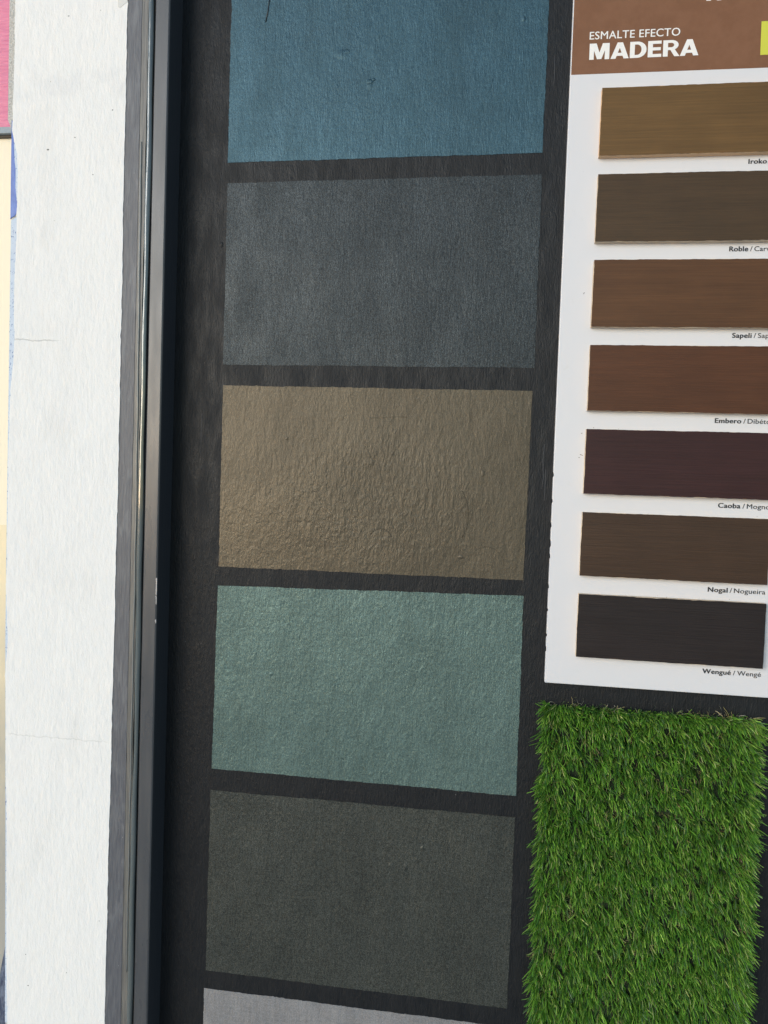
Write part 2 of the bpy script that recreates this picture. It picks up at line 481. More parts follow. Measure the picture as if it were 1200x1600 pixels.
SWL = ['petrol blue metallic swatch at the top of the black wall', 'dark slate blue metallic swatch with fine sparkle',
       'bronze brown metallic swatch with wrinkled paint', 'sea green metallic swatch', 'dark graphite olive metallic swatch with fine sparkle',
       'light silver grey metallic swatch at the bottom']
sw_ob = []
for i, q in enumerate(SW):
    sv, sf = slab(rough_quad(*q, amp=0.00042, seed=40 + 7 * i), -0.0006, 0.004)
    s = mesh_obj('paint_swatch', sv, sf, m_sw[i], wall)
    s['label'] = SWL[i]
    sw_ob.append(s)

def arc(cx, cz, r, a0, a1, n, y):
    return [(cx + r * math.cos(R(a0 + (a1 - a0) * k / n)), y, cz + r * math.sin(R(a0 + (a1 - a0) * k / n)) * 1.0) for k in range(n + 1)]
def strand(name, path, rad, mat, parent):
    tv, tf = tube(path, rad, 6)
    return mesh_obj(name, tv, tf, mat, parent, smooth=True)
m_hair = Mat('dark_brush_hair', (0.012, 0.012, 0.014), 0.4)
# loose brush hairs stuck in the paint
strand('brush_hair', [(-0.4105, -0.0014, 2.330), (-0.4135, -0.0016, 2.312), (-0.4150, -0.0015, 2.297), (-0.4185, -0.0012, 2.279)], 0.0007, m_hair, sw_ob[0])
strand('brush_hair', [(-0.0290, -0.0008, 2.169), (-0.0300, -0.0008, 2.160), (-0.0330, -0.0008, 2.151), (-0.0390, -0.0008, 2.143)], 0.0003, m_sw[0], sw_ob[0])
strand('brush_hair', arc(-0.190, 1.400, 0.020, 20, 150, 10, -0.0009), 0.0006, m_sw[2], sw_ob[2])
strand('brush_hair', arc(-0.120, 1.448, 0.078, -28, 32, 12, -0.0008), 0.0007, m_sw[2], sw_ob[2])
strand('brush_hair', [(-0.009 + 0.029 * math.cos(a * 0.2) * (1 + 0.05 * math.sin(a)), -0.0007, 1.366 + 0.031 * math.sin(a * 0.2)) for a in range(0, 16)], 0.0003, m_sw[2], sw_ob[2])
strand('brush_hair', [(-0.345 + 0.008 * k, -0.0008, 1.479 + 0.0012 * math.sin(k * 1.7)) for k in range(6)], 0.00035, m_sw[2], sw_ob[2])
strand('brush_hair', [(-0.222 + 0.010 * k, -0.0008, 1.610 - 0.0016 * math.sin(k * 0.6 + 1.2)) for k in range(8)], 0.00035, m_sw[2], sw_ob[2])

# paint lumps and dents: small real bumps of dried paint
def nib(x, z, rx, rz, hgt, mat, parent, seed=0):
    r = random.Random(seed)
    v = [(x, -0.0006 - hgt, z)]
    f = []
    n = 12
    jit = [r.uniform(0.85, 1.15) for _ in range(n)]
    rx, rz, hgt = rx * 1.25, rz * 1.25, hgt * 0.65
    v = [(x, -0.0006 - hgt, z)]
    for ring, (s, hh) in enumerate(((0.45, 0.8), (0.8, 0.3), (1.0, -0.1))):
        for k in range(n):
            a = 2 * math.pi * k / n
            v.append((x + math.cos(a) * rx * s * jit[k], -0.0006 - hgt * hh, z + math.sin(a) * rz * s * jit[(k + 3) % n]))
    for k in range(n):
        k2 = (k + 1) % n
        f.append((0, 1 + k, 1 + k2))
        for ring in range(2):
            a = 1 + ring * n
            f.append((a + k, a + n + k, a + n + k2, a + k2))
    return mesh_obj('paint_nib', v, f, mat, parent, smooth=True)
for (x, z, rx, rz, hg, i) in ((-0.2335, 2.172, 0.0055, 0.0040, 0.0022, 0), (-0.228, 2.1755, 0.003, 0.0022, 0.0018, 0), (-0.234, 2.165, 0.005, 0.006, 0.0010, 0),
                              (-0.284, 2.219, 0.010, 0.007, 0.0011, 0), (-0.2755, 2.2235, 0.004, 0.004, 0.0010, 0), (0.0172, 2.263, 0.003, 0.0045, 0.0016, 0),
                              (-0.0200, 1.5200, 0.0030, 0.0050, 0.0013, 2), (-0.052, 1.378, 0.0045, 0.003, 0.0014, 2), (-0.3600, 1.5700, 0.003, 0.003, 0.0011, 2),
                              (-0.3765, 1.156, 0.004, 0.003, 0.0014, 3), (-0.381, 1.104, 0.003, 0.002, 0.001, 3), (-0.086, 1.133, 0.003, 0.003, 0.0011, 3),
                              (-0.152, 0.836, 0.0045, 0.0045, 0.0014, 4), (-0.126, 0.836, 0.004, 0.005, 0.0012, 4), (-0.099, 0.872, 0.0035, 0.004, 0.0014, 4),
                              (-0.110, 0.850, 0.006, 0.004, 0.0009, 4), (-0.155, 0.85, 0.006, 0.005, 0.0009, 4)):
    nib(x, z, rx, rz, hg, m_sw[i], sw_ob[i], int(abs(x * 1e4)))
nib(-0.4880, 1.904, 0.0028, 0.0040, 0.0012, m_black, wall, 5)

m_scr = Mat('pale_scratch', (0.10, 0.10, 0.105), 0.6)
for pts_ in ([(0.0790, 1.572), (0.0775, 1.545), (0.0795, 1.515), (0.0770, 1.497)], [(0.0830, 1.53), (0.0826, 1.50), (0.0832, 1.478)], [(-0.515, 1.61), (-0.516, 1.57), (-0.5155, 1.54)], [(0.0690, 2.20), (0.0702, 2.17), (0.0698, 2.155)]):
    strand('scratch', [(x, -0.0002, z) for x, z in pts_], 0.00033, m_scr, wall)
# ------------------------------------------------------------------ white pillar on the left
core = [(-0.8590, 0.0), (-0.6060, 0.0), (-0.6060, 2.75), (-0.8600, 2.75), (-0.8595, 2.105), (-0.8520, 2.088), (-0.8490, 1.87), (-0.8500, 1.55), (-0.8490, 1.2), (-0.8430, 0.85), (-0.8385, 0.60)]
core[0] = (-0.8370, 0.0)
pv, pf = slab(core, -0.0530, 0.30)
pillar = tag(mesh_obj('pillar', pv, pf, m_mortar, origin=(-0.73, 0.10, 0.0)),
             'white painted pillar with a chipped left edge beside the dark metal frame', 'pillar')
left = [(-0.8468, 2.75), (-0.8468, 2.3053), (-0.8474, 2.1977), (-0.8484, 2.1112), (-0.8491, 2.084), (-0.8452, 2.0654), (-0.8389, 2.0457), (-0.8372, 1.9802),
        (-0.8384, 1.9475), (-0.8390, 1.8707), (-0.8411, 1.8156), (-0.8390, 1.7272), (-0.8453, 1.627), (-0.8475, 1.5374), (-0.8470, 1.3571), (-0.8484, 1.2888),
        (-0.8432, 1.1978), (-0.8470, 1.1289), (-0.8400, 0.8519), (-0.8373, 0.6763), (-0.8332, 0.4994), (-0.8332, 0.0)]
ol = []
for a, b in zip(left[:-1], left[1:]):
    ol += rough_edge(a, b, 0.004, 0.0005, int(a[1] * 1000))
ol.append(left[-1])
rt = []
for a, b in zip([(-0.6445, 0.0), (-0.6462, 0.62), (-0.6430, 1.20), (-0.6412, 1.62), (-0.6422, 2.0)], [(-0.6462, 0.62), (-0.6430, 1.20), (-0.6412, 1.62), (-0.6422, 2.0), (-0.6410, 2.75)]):
    rt += rough_edge(a, b, 0.006, 0.00045, int(a[1] * 997) + 3)
rt.append((-0.6410, 2.75))
cv, cf = slab(ol + rt, -0.0560, -0.0520)
coat = mesh_obj('white_coat', cv, cf, m_white, pillar)
# the dark strip painted down the pillar's right margin
st_o = [(x + 0.0003, z) for x, z in rt]
st_o = [( -0.6165, 2.75), (-0.6165, 0.0)][::-1] + [(x, z) for x, z in st_o[::-1]]
dv, df = slab(st_o, -0.0548, -0.0520)
mesh_obj('dark_painted_strip', dv, df, m_strip, pillar)
# old blue paint showing where the edge has broken away
bl_o = [(-0.8515, 1.935)] + rough_edge((-0.8512, 1.935), (-0.8385, 1.945), 0.002, 0.0012, 9) + [(-0.8372, 1.98), (-0.8385, 2.046), (-0.8445, 2.066), (-0.8487, 2.100), (-0.8515, 2.104), (-0.8518, 2.07)]
xv, xf = slab(bl_o, -0.0540, -0.0520)
mesh_obj('blue_paint_patch', xv, xf, m_blue, pillar)
pl_o = [(-0.8497, 0.5)] + [(-0.8385, 0.5), (-0.8385, 0.84), (-0.8445, 1.13), (-0.8405, 1.19), (-0.8465, 1.30), (-0.8455, 1.55), (-0.843, 1.63), (-0.8370, 1.73), (-0.8375, 1.94)]
pl_o = [(-0.8390, 0.5), (-0.8345, 0.5), (-0.8365, 0.84), (-0.8445, 1.13), (-0.8405, 1.19), (-0.8445, 1.30), (-0.8435, 1.55), (-0.8400, 1.63), (-0.8360, 1.73), (-0.8365, 1.940),
        (-0.8505, 1.933), (-0.8503, 1.55), (-0.8495, 1.2), (-0.8436, 0.85)]
xv, xf = slab(pl_o, -0.0536, -0.0520)
mesh_obj('pale_blue_paint', xv, xf, m_pale, pillar)
wf_o = [(-0.8462, 2.0640), (-0.8435, 2.062), (-0.8380, 2.046), (-0.8370, 1.985), (-0.8395, 1.965), (-0.8422, 1.988), (-0.8425, 2.02), (-0.8450, 2.038)]
xv, xf = slab(wf_o[::-1], -0.0545, -0.0530)
mesh_obj('paint_flake', xv, xf, m_pale, pillar)
tp_o = [(-0.6605, 2.31), (-0.6585, 2.2835), (-0.6550, 2.2825), (-0.6425, 2.2905), (-0.6412, 2.31)]
m_tape = Mat('greyish_tape', (0.60, 0.59, 0.57), 0.4)
xv, xf = slab(tp_o, -0.0564, -0.0555)
mesh_obj('tape_scrap', xv, xf, m_tape, pillar)
for (x, z, r_) in ((-0.7817, 2.0507, 0.0022), (-0.7482, 2.2734, 0.0018), (-0.6985, 2.0066, 0.0016), (-0.6648, 2.1136, 0.0018), (-0.7325, 2.0698, 0.0016), (-0.7992, 0.6327, 0.0012),
                   (-0.7932, 0.5758, 0.0015), (-0.7198, 0.6087, 0.0011), (-0.779, 2.165, 0.0008), (-0.69, 2.28, 0.0008), (-0.768, 1.93, 0.0007), (-0.66, 0.71, 0.001)):
    rr = random.Random(int(z * 1000))
    oo = [(x + r_ * rr.uniform(0.5, 1.2) * math.cos(a), z + 0.6 * r_ * rr.uniform(0.4, 1.2) * math.sin(a)) for a in [k * 0.785 for k in range(8)]]
    xv, xf = slab(oo, -0.0563, -0.0555)
    mesh_obj('dark_fleck', xv, xf, Mat('grey_fleck', (0.16, 0.155, 0.15), 0.7) if x == -0.7817 else bpy.data.materials['grey_fleck'], pillar)

# ------------------------------------------------------------------ dark metal frame
prof = [(-0.6045, 0.0), (-0.6045, -0.0440), (-0.5985, -0.0440), (-0.5955, -0.0462), (-0.5945, -0.0505), (-0.5925, -0.0520), (-0.5708, -0.0520), (-0.5688, -0.0506), (-0.5684, -0.0480), (-0.5684, 0.0)]
zs = [0.0] + [0.05 * k for k in range(1, 55)] + [2.75]
fv, ff, fm = [], [], []
n = len(prof)
for z in zs:
    fv += [(x, y, z) for x, y in prof]
for i in range(len(zs) - 1):
    for k in range(n - 1):
        ff.append((i * n + k, i * n + k + 1, (i + 1) * n + k + 1, (i + 1) * n + k))
        fm.append(1 if k == n - 2 else 0)
ff.append(tuple(range(n))[::-1]); fm.append(0)
ff.append(tuple((len(zs) - 1) * n + k for k in range(n))); fm.append(0)
frame = tag(mesh_obj('metal_frame', fv, ff, [m_frame, m_framein], None, fm, origin=(-0.585, -0.02, 0.0)),
            'slim anthracite grey upright metal frame between white pillar and black wall', 'frame')
# flat brown smear, glossy bead and pale bead of sealant along the frame
so = rough_edge((-0.6168, 0.0), (-0.6050, 0.0), 0.02, 0, 1) + rough_edge((-0.6050, 0.0), (-0.6050, 2.75), 0.02, 0.0004, 2) + rough_edge((-0.6050, 2.75), (-0.6165, 2.75), 0.02, 0, 3) + rough_edge((-0.6165, 2.75), (-0.6168, 0.0), 0.02, 0.0005, 4)
xv, xf = slab(so, -0.0542, -0.0400)
mesh_obj('sealant_smear', xv, xf, m_smear, frame)
pts, rads = [], []
for k in range(260):
    z = 0.02 + k * 0.0105
    pts.append((-0.6012 + 0.0006 * math.sin(z * 7) + 0.0003 * math.sin(z * 31 + 1), -0.0512 + 0.0005 * math.sin(z * 13), z))
    rads.append(0.0046 + 0.0005 * math.sin(z * 9 + 2) + 0.0004 * math.sin(z * 23))
tv, tf = tube(pts, rads, 14)
mesh_obj('sealant_bead', tv, tf, m_bead, frame, smooth=True)
pts, rads = [], []
for k in range(170):
    z = 2.0600 - k * 0.0085
    t = k / 169
    pts.append((-0.6128 + 0.0050 * min(1, t * 2.2) + 0.0003 * math.sin(z * 40), -0.0548, z))
    rads.append((0.0019 if k > 2 else 0.0009 + 0.0004 * k) * (1 - 0.55 * t) * (1 + 0.12 * math.sin(z * 55)))
tv, tf = tube(pts, rads, 10)
mesh_obj('sealant_bead', tv, tf, m_bead2, frame, smooth=True)['label'] = 'thin pale grey bead with a rounded upper end'
for (z0, z1, wd) in ((1.290, 1.322, 0.0011), (1.276, 1.292, 0.0007), (1.243, 1.250, 0.0006)):
    so = rough_edge((-0.5687 - wd, z0), (-0.5687, z0), 0.002, 0, 1) + rough_edge((-0.5687, z0), (-0.5687, z1), 0.002, 0, 2) + rough_edge((-0.5687, z1), (-0.5687 - wd, z1), 0.002, 0, 1) + rough_edge((-0.5687 - wd, z1), (-0.5687 - wd, z0), 0.002, 0.0006, 5)
    xv, xf = slab(so, -0.0522, -0.0500)
    mesh_obj('scuff', xv, xf, m_scuff, frame)

# ------------------------------------------------------------------ neighbouring wall at the far left
nv, nf = box(-1.60, -0.80, 0.030, 0.16, 0.0, 2.1112)
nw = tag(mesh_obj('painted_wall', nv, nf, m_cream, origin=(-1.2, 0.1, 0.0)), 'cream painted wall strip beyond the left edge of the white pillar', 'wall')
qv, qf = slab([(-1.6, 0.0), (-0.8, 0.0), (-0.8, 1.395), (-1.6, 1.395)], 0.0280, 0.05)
mesh_obj('sand_area', qv, qf, m_sand, nw)  # lower part of the wall, sand colour going grey downwards
qv, qf = slab([(-0.925, 0.30), (-0.86, 0.30), (-0.86, 0.66), (-0.895, 0.585), (-0.905, 0.53), (-0.912, 0.45)], 0.0265, 0.03)
mesh_obj('navy_patch', qv, qf, m_navy, nw)
pv_, pf_ = box(-1.60, -0.80, 0.018, 0.16, 2.1262, 2.75)
pk = tag(mesh_obj('pink_panel', pv_, pf_, m_pink, origin=(-1.2, 0.1, 2.1125)), 'pink painted panel with blue-grey lower trim at the upper left corner', 'panel')
pv_, pf_ = box(-1.60, -0.80, 0.016, 0.16, 2.1150, 2.1260)
mesh_obj('lower_trim', pv_, pf_, m_trim, pk)
pv_, pf_ = box(-1.60, -0.80, 0.024, 0.16, 2.1114, 2.1148)
mesh_obj('joint', pv_, pf_, m_gap, pk)

# ------------------------------------------------------------------ white board with wood-effect chips
BX0, BX1, BZ0, BZ1 = 0.0945, 0.4810, 1.1770, 2.5200
def rounded_slab(x0, x1, z0, z1, y_front, y_back, r, b):
    """plate with rounded corners and a softened front edge"""
    def ring(inset, y):
        out = []
        rr = max(r - inset, 0.0004)
        for (cx, cz, a0) in ((x1 - inset - rr, z0 + inset + rr, -90), (x1 - inset - rr, z1 - inset - rr, 0), (x0 + inset + rr, z1 - inset - rr, 90), (x0 + inset + rr, z0 + inset + rr, 180)):
            for k in range(5):
                a = R(a0 + 90 * k / 4)
                out.append((cx + rr * math.cos(a), y, cz + rr * math.sin(a)))
        return out
    rings = [ring(b, y_front), ring(b * 0.3, y_front + b * 0.3), ring(0, y_front + b), ring(0, y_back)]
    v = sum(rings, [])
    m = len(rings[0])
    f = [tuple(range(m))]
    for i in range(3):
        for k in range(m):
            k2 = (k + 1) % m
            f.append((i * m + k, (i + 1) * m + k, (i + 1) * m + k2, i * m + k2))
    f.append(tuple(3 * m + k for k in range(m))[::-1])
    return v, f
rv, rf = rounded_slab(BX0, BX1, BZ0, BZ1, -0.0120, -0.0005, 0.002, 0.0012)
board = tag(mesh_obj('sample_board', rv, rf, m_board, origin=(0.288, -0.006, BZ0)),
            'white sample board with a brown header and seven dark wood-effect chips above the turf', 'sample board')
hv, hf = slab([(0.0958, 2.1640), (0.4800, 2.1628), (0.4800, 2.5190), (0.0958, 2.5190)], -0.0123, -0.0100)
header = mesh_obj('header_print', hv, hf, m_header, board)
lv, lf = slab([(0.3820, 2.1825), (0.4640, 2.1820), (0.4640, 2.2335), (0.3815, 2.2335)], -0.0127, -0.0110)
mesh_obj('lime_block', lv, lf, m_lime, header)

def text_mesh(s, space=1.0):
    """flat letters of the built-in font, cap height 1"""
    cu = bpy.data.curves.new('lettering', 'FONT')
    cu.body = s
    cu.size = 1.0
    cu.space_character = space
    cu.resolution_u = 5
    ob = bpy.data.objects.new('lettering_source', cu)
    COL.objects.link(ob)
    dg = bpy.context.evaluated_depsgraph_get()
    dg.update()
    me = bpy.data.meshes.new_from_object(ob.evaluated_get(dg))
    co = [v.co.copy() for v in me.vertices]
    polys = [tuple(p.vertices) for p in me.polygons]
    bpy.data.objects.remove(ob)
    bpy.data.curves.remove(cu)
    bpy.data.meshes.remove(me)
    return co, polys
CAP = max(c.y for c in text_mesh('E')[0])
def place_text(name, chunks, x, z, y, cap, width, mat, parent, gap=0.0):
    """chunks: (string, stroke weight added, letter spacing); laid out left to right and fitted to width"""
    parts, cur = [], 0.0
    for s_, bold, space in chunks:
        co, po = text_mesh(s_, space)
        a = min(c.x for c in co); b = max(c.x for c in co)
        parts.append((co, po, a, cur, bold))
        cur += (b - a) / CAP + bold + gap
    sx = width / (cur - gap)
    V, F = [], []
    for co, po, a, c0, bold in parts:
        steps = 1 if bold == 0 else 4
        for q in range(steps):
            k = len(V)
            d = bold * (q / max(1, steps - 1))
            dz = (0.0 if bold == 0 else bold * 0.22 * (1 if q % 2 else -1))
            V += [(x + ((c.x - a) / CAP + c0 + d) * sx, y - 0.00002 * q, z + (c.y / CAP + dz) * cap) for c in co]
            F += [tuple(i + k for i in p) for p in po]
    return mesh_obj(name, V, F, mat, parent)
yT = -0.0125
place_text('lettering', [('ESMALTE EFECTO', 0.025, 1.04)], 0.1223, 2.2180, yT, 0.0118, 0.1388, m_ink_w, header)
def quarter(cx, cy, rx, ry, a0, a1, n=8):
    return [(cx + rx * math.cos(R(a0 + (a1 - a0) * k / n)), cy + ry * math.sin(R(a0 + (a1 - a0) * k / n))) for k in range(n + 1)]
def strip(o, i_):
    return [[o[k], o[k + 1], i_[k + 1], i_[k]] for k in range(len(o) - 1)]
L_M = [[(0, 0), (.24, 0), (.24, 1), (0, 1)], [(.81, 0), (1.05, 0), (1.05, 1), (.81, 1)], [(.10, 1), (.36, 1), (.645, .02), (.41, .02)], [(.69, 1), (.95, 1), (.64, .02), (.405, .02)]]
L_A = [[(0, 0), (.26, 0), (.57, 1), (.34, 1)], [(.68, 0), (.95, 0), (.62, 1), (.36, 1)], [(.20, .17), (.77, .17), (.70, .36), (.26, .36)]]
L_D = [[(0, 0), (.25, 0), (.25, 1), (0, 1)], [(.2, 0), (.40, 0), (.40, .18), (.2, .18)], [(.2, .82), (.40, .82), (.40, 1), (.2, 1)]] + strip(quarter(.38, .5, .48, .5, -90, 90, 14), quarter(.36, .5, .24, .32, -90, 90, 14))
L_E = [[(0, 0), (.25, 0), (.25, 1), (0, 1)], [(.2, 0), (.70, 0), (.70, .19), (.2, .19)], [(.2, .41), (.66, .41), (.66, .60), (.2, .60)], [(.2, .81), (.69, .81), (.69, 1), (.2, 1)]]
L_R = [[(0, 0), (.25, 0), (.25, 1), (0, 1)], [(.2, .39), (.42, .39), (.42, .56), (.2, .56)], [(.2, .83), (.42, .83), (.42, 1), (.2, 1)], [(.34, .46), (.58, .46), (.86, 0), (.59, 0)]] + strip(quarter(.42, .695, .37, .305, -90, 90, 12), quarter(.41, .695, .15, .135, -90, 90, 12))
V, F, cur = [], [], 0.0
for gl, adv in ((L_M, 1.12), (L_A, 1.00), (L_D, .93), (L_E, .78), (L_R, .87), (L_A, .95)):
    for q, p in enumerate(gl):
        k = len(V)
        V += [(0.1230 + (cur + a) * 0.1670 / 5.65, yT - 0.00001 * q, 2.1862 + b * 0.0252) for a, b in p]
        F.append(tuple(range(k, k + len(p))))
    cur += adv
mesh_obj('lettering', V, F, m_ink_w, header)
V, F = [], []
for (a, b, c_, d) in ((0.2980, 0.3050, 2.2692, 2.300), (0.3137, 0.3204, 2.2690, 2.300), (0.3052, 0.3135, 2.2815, 2.288)):
    k = len(V)
    V += [(a, yT, c_), (b, yT, c_), (b, yT, d), (a, yT, d)]
    F.append((k, k + 1, k + 2, k + 3))
mesh_obj('lettering', V, F, m_ink_w, header)

CHIPS = [('Iroko', 'Iroko', lin(112, 86, 54), 'golden olive brown chip, topmost on the board'),
         ('Roble', 'Carvalho', lin(80, 64, 48), 'dark olive brown chip with pale lower edge'),
         ('Sapeli', 'Sapele', lin(98, 69, 48), 'warm mid brown chip'),
         ('Embero', 'Dib\u00e9tou', lin(91, 60, 43), 'reddish mid brown chip'),
         ('Caoba', 'Mogno', lin(64, 42, 42), 'dark wine red chip'),
         ('Nogal', 'Nogueira', lin(74, 57, 46), 'dark walnut brown chip'),
         ('Wengu\u00e9', 'Weng\u00e9', lin(48, 42, 42), 'near black brown chip, lowest on the board')]
tops = [2.1357, 2.0010, 1.8662, 1.7312, 1.5967, 1.4625, 1.3290]
bots = [2.0300, 1.8950, 1.7602, 1.6265, 1.4927, 1.3592, 1.2262]
base_t = [2.0165, 1.8814, 1.7464, 1.6119, 1.4775, 1.3423, 1.2102]
starts = [0.3726, 0.3507, 0.3616, 0.3421, 0.3534, 0.3443, 0.3423]
for i, (na, nb_, col, lab) in enumerate(CHIPS):
    col = tuple(max(0.006, (c_ - 0.010)) * 0.88 for c_ in col[:3])
    cmat = chip_mat('stained_' + ('honey', 'oak', 'sapele', 'chestnut', 'mahogany', 'walnut', 'ebony')[i], col, tuple(c_ * 0.84 for c_ in col), i * 3.7 + 1)
    x0 = 0.1438 - 0.0003 * i
    o4 = [(x0, bots[i]), (0.4300, bots[i] - 0.0004), (0.4302, tops[i]), (x0 + 0.0004, tops[i])]
    rq = rough_quad(*o4, amp=0.00012, seed=300 + 9 * i, step=0.006)
    cv, cf = slab(rq, -0.0238, -0.0119)
    chip = mesh_obj('wood_chip', cv, cf, m_mdf_dark if i == 0 else m_mdf, board)
    chip['label'] = lab
    cv, cf = slab(rough_quad(*o4, amp=0.00025, seed=500 + 9 * i, step=0.005), -0.0241, -0.0236)
    mesh_obj('stained_face', cv, cf, cmat, chip)
    if i == 0:
        place_text('caption', [(na, 0.10, 1.06)], starts[i], base_t[i], yT, 0.0071, 0.0275, m_ink_k, board)
        place_text('caption', [('/', 0.03, 1.0), (nb_, 0.03, 1.03)], 0.4030, base_t[i], yT, 0.0071, 0.0275, m_ink_k, board, gap=0.35)
    else:
        place_text('caption', [(na, 0.10, 1.06), ('/', 0.03, 1.0), (nb_, 0.03, 1.03)], starts[i], base_t[i], yT, 0.0073, 0.4316 - starts[i], m_ink_k, board, gap=0.35)
# dust caught along the upper edges of the chips
for q in range(46):
    i = rnd.choice((0, 0, 0, 1, 3, 4, 5, 6))
    x = 0.146 + rnd.random() ** 1.3 * 0.28
    z = tops[i] + abs(rnd.gauss(0, 0.0018)) + 0.0006
    r_ = rnd.uniform(0.0003, 0.0008)
    so = [(x + r_ * rnd.uniform(0.5, 1.5) * math.cos(a_), z + r_ * rnd.uniform(0.4, 0.9) * math.sin(a_)) for a_ in [k * 1.0472 for k in range(6)]]
    xv, xf = slab(so, -0.0123, -0.0118)
    mesh_obj('dust_fleck', xv, xf, bpy.data.materials['grey_fleck'], board)
# little scratches and dirt on the board
for (x, z, l, a) in ((0.1355, 1.5560, 0.005, -20), (0.1335, 1.5510, 0.002, -10), (0.1300, 1.815, 0.003, 60), (0.136, 1.59, 0.002, 20)):
    strand('scratch', [(x, -0.0122, z), (x + l * math.cos(R(a)), -0.0122, z + l * math.sin(R(a)))], 0.0004, m_gap, board)
# ragged black paint lapping on the board's left edge
for k in range(9):
    z = 1.23 + k * 0.036 + rnd.uniform(-0.012, 0.012)
    L = rnd.uniform(0.004, 0.014)
    so = [(0.0938, z), (0.0951 + rnd.uniform(-0.0003, 0.0002), z + L * 0.25), (0.0949 + rnd.uniform(-0.0003, 0.0003), z + L * 0.6), (0.0938, z + L)]
    xv, xf = slab(so, -0.01215, -0.0080)
    mesh_obj('paint_lap', xv, xf, m_black, board)

# ------------------------------------------------------------------ artificial turf sample
TX0, TX1, TZ0, TZ1 = 0.0985, 0.4305, 0.45, 1.1400
m_back = Mat('dark_turf_backing', (0.008, 0.018, 0.006), 0.9)
tv, tf = slab(rough_quad((TX0, TZ0), (TX1, TZ0), (TX1, TZ1), (TX0, TZ1), amp=0.0008, seed=70), -0.0060, -0.0004)
turf = tag(mesh_obj('turf_sample', tv, tf, m_back, origin=(0.265, -0.003, TZ0)), 'rectangle of green artificial grass fixed to the black wall under the white board', 'turf sample')
m_grass = bpy.data.materials.new('artificial_grass')
m_grass.use_nodes = True
gt = m_grass.node_tree
gp = gt.nodes['Principled BSDF']
at = gt.nodes.new('ShaderNodeAttribute')
at.attribute_name = 'blade_colour'
gt.links.new(at.outputs['Color'], gp.inputs['Base Color'])
gp.inputs['Roughness'].default_value = 0.34
gp.inputs['Specular IOR Level'].default_value = 0.45
tr = gt.nodes.new('ShaderNodeBsdfTranslucent')
gt.links.new(at.outputs['Color'], tr.inputs['Color'])
ms = gt.nodes.new('ShaderNodeMixShader')
ms.inputs[0].default_value = 0.25
out = gt.nodes['Material Output']
gt.links.new(gp.outputs[0], ms.inputs[1])
gt.links.new(tr.outputs[0], ms.inputs[2])
gt.links.new(ms.outputs[0], out.inputs['Surface'])

rg = np.random.default_rng(5)
def blades(n, x, z, length, width, lean, sag, twist_sd, cols, y0=-0.006, seg=4, curl=0.0):
    """flat curved blades standing out of the wall (-Y), drooping a little"""
    d = np.stack([lean[:, 0], -np.ones(n), lean[:, 1]], 1)
    d /= np.linalg.norm(d, axis=1)[:, None]
    t = rg.normal(0, 1, (n, 3)); t -= (t * d).sum(1)[:, None] * d
    t /= np.linalg.norm(t, axis=1)[:, None]
    bend = rg.normal(0, 1, (n, 3)) * 0.13
    p = np.stack([x, np.full(n, y0), z], 1)
    V = np.zeros((n, (seg + 1) * 2, 3))
    step = (length / seg)[:, None]
    dirs = d.copy()
    for s in range(seg + 1):
        wd = width * (1.0 if s < seg - 1 else (0.95 if s == seg - 1 else 0.55))
        V[:, 2 * s] = p - t * wd[:, None] * 0.5
        V[:, 2 * s + 1] = p + t * wd[:, None] * 0.5
        dirs = dirs + bend / seg * 1.2
        if curl:
            dirs = dirs + rg.normal(0, curl, (n, 3))
        dirs[:, 2] -= sag / seg
        dirs /= np.linalg.norm(dirs, axis=1)[:, None]
        p = p + dirs * step
        p[:, 1] = np.minimum(p[:, 1], -0.004)
    F = []
    base = np.arange(n)[:, None] * (seg + 1) * 2
    for s in range(seg):
        F.append(np.concatenate([base + 2 * s, base + 2 * s + 1, base + 2 * s + 3, base + 2 * s + 2], 1))
    F = np.stack(F, 1).reshape(-1, 4)
    C = np.repeat(cols, (seg + 1) * 2, axis=0)
    return V.reshape(-1, 3), F, C

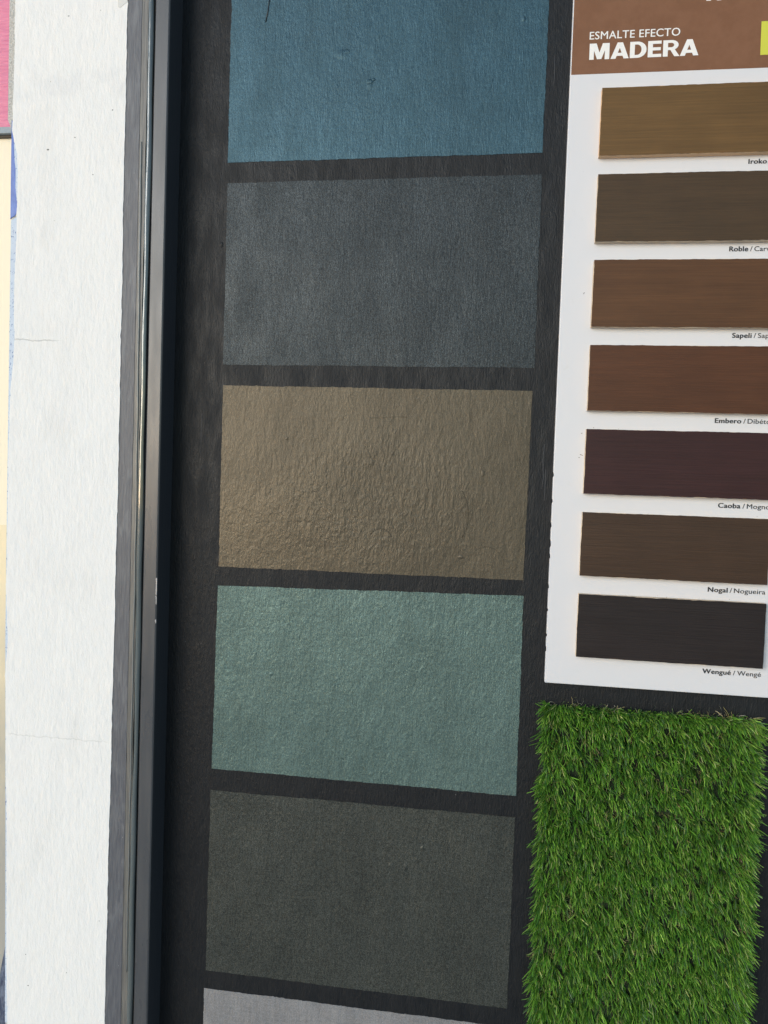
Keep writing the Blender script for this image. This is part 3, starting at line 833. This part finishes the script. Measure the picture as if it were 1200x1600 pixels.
def pile(n, pal, wts, len_rng, w_rng, lean_sd, sag_rng, curl=0.0, seg=4):
    # tufts: rows of stitches with several blades each
    k = 7
    nt_ = n // k
    tx = rg.uniform(TX0 + 0.002, TX1 - 0.002, nt_)
    tz = rg.uniform(TZ0 + 0.002, TZ1 - 0.002, nt_)
    ne = nt_ // 12                            # a denser row of stitches along the cut sides
    tx[:ne] = np.where(rg.random(ne) < 0.5, TX0 + rg.uniform(0.0005, 0.008, ne), TX1 - rg.uniform(0.0005, 0.008, ne))
    tz[ne:ne + ne // 2] = TZ1 - rg.uniform(0.0005, 0.008, ne // 2)
    x = np.repeat(tx, k) + rg.normal(0, 0.0016, nt_ * k)
    z = np.repeat(tz, k) + rg.normal(0, 0.0016, nt_ * k)
    n = nt_ * k
    # trodden and brushed patches: neighbouring tufts share a direction and a length
    px = np.sin(tx * 71 + 1.3) * np.cos(tz * 53) + 0.6 * np.sin(tx * 160 + tz * 120) + 0.5 * np.cos(tz * 210 - tx * 90)
    pz = np.cos(tx * 64) * np.sin(tz * 77 + 0.6) + 0.6 * np.cos(tx * 150 - tz * 135)
    tl = np.repeat(rg.normal(0, lean_sd * 0.6, (nt_, 2)), k, 0)
    tl[:, 0] += 0.02 + 0.12 * np.repeat(px, k); tl[:, 1] += 0.16 * np.repeat(pz, k)
    lean = tl + rg.normal(0, lean_sd, (n, 2))
    eL = np.clip(1 - (x - TX0) / 0.022, 0, 1); eR = np.clip(1 - (TX1 - x) / 0.022, 0, 1); eT = np.clip(1 - (TZ1 - z) / 0.016, 0, 1)
    lean[:, 0] += 0.80 * (eR - eL) * rg.uniform(0.2, 1.5, n)
    lean[:, 1] += 0.35 * eT * rg.uniform(-0.5, 1.5, n) - 0.30
    L = rg.uniform(*len_rng, n) * np.repeat(rg.uniform(0.75, 1.15, nt_) * (1 + 0.06 * pz), k)
    W = rg.uniform(*w_rng, n)
    S = rg.uniform(*sag_rng, n)
    ci = rg.choice(len(pal), n, p=wts)
    cols = np.array(pal)[ci] * rg.uniform(0.7, 1.2, (n, 1)) * np.repeat(rg.uniform(0.75, 1.15, (nt_, 1)), k, 0)
    cols = np.concatenate([cols, np.ones((n, 1))], 1)
    return blades(n, x, z, L, W, lean, S, 1, cols, curl=curl, seg=seg)
green = [(0.185, 0.400, 0.050), (0.120, 0.310, 0.040), (0.310, 0.510, 0.095), (0.060, 0.165, 0.040), (0.140, 0.245, 0.100), (0.46, 0.54, 0.20)]
a = pile(38000, green, [0.30, 0.27, 0.17, 0.13, 0.08, 0.05], (0.017, 0.030), (0.0010, 0.0018), 0.22, (0.0, 0.35))
b = pile(6200, [(0.40, 0.33, 0.17), (0.30, 0.27, 0.11), (0.22, 0.30, 0.09)], [0.3, 0.3, 0.4], (0.010, 0.024), (0.0006, 0.0010), 0.5, (0.0, 0.6), curl=0.45, seg=6)
# pale loose fibres along the cut top edge
n = 46
xx = rg.uniform(TX0, TX1, n); zz_ = np.full(n, TZ1) + rg.normal(0, 0.002, n)
cc = np.tile(np.array([[0.42, 0.40, 0.30, 1.0]]), (n, 1)) * np.concatenate([rg.uniform(0.35, 1.0, (n, 1))] * 3 + [np.ones((n, 1))], 1)
cfib = blades(n, xx, zz_, rg.uniform(0.008, 0.022, n), np.full(n, 0.0008), np.stack([rg.normal(0, 0.8, n), rg.uniform(0.2, 1.6, n)], 1), rg.uniform(0, 0.5, n), 1, cc, curl=0.5, seg=6)
V, F, C = [], [], []
k = 0
for (vv, fa, co) in (a, b, cfib):
    V.append(vv); F.append(fa + k); C.append(co); k += len(vv)
V = np.concatenate(V) - np.array([0.265, -0.003, TZ0]); F = np.concatenate(F); C = np.concatenate(C)
me = bpy.data.meshes.new('grass_pile')
me.vertices.add(len(V)); me.vertices.foreach_set('co', V.astype(np.float32).ravel())
me.loops.add(F.size); me.loops.foreach_set('vertex_index', F.astype(np.int32).ravel())
me.polygons.add(len(F)); me.polygons.foreach_set('loop_start', np.arange(0, F.size, 4, dtype=np.int32))
me.update(calc_edges=True)
ca = me.color_attributes.new('blade_colour', 'FLOAT_COLOR', 'POINT')
ca.data.foreach_set('color', C.astype(np.float32).ravel())
me.materials.append(m_grass)
gp_ob = bpy.data.objects.new('grass_pile', me)
COL.objects.link(gp_ob)
gp_ob.parent = turf
gp_ob['kind'] = 'stuff'
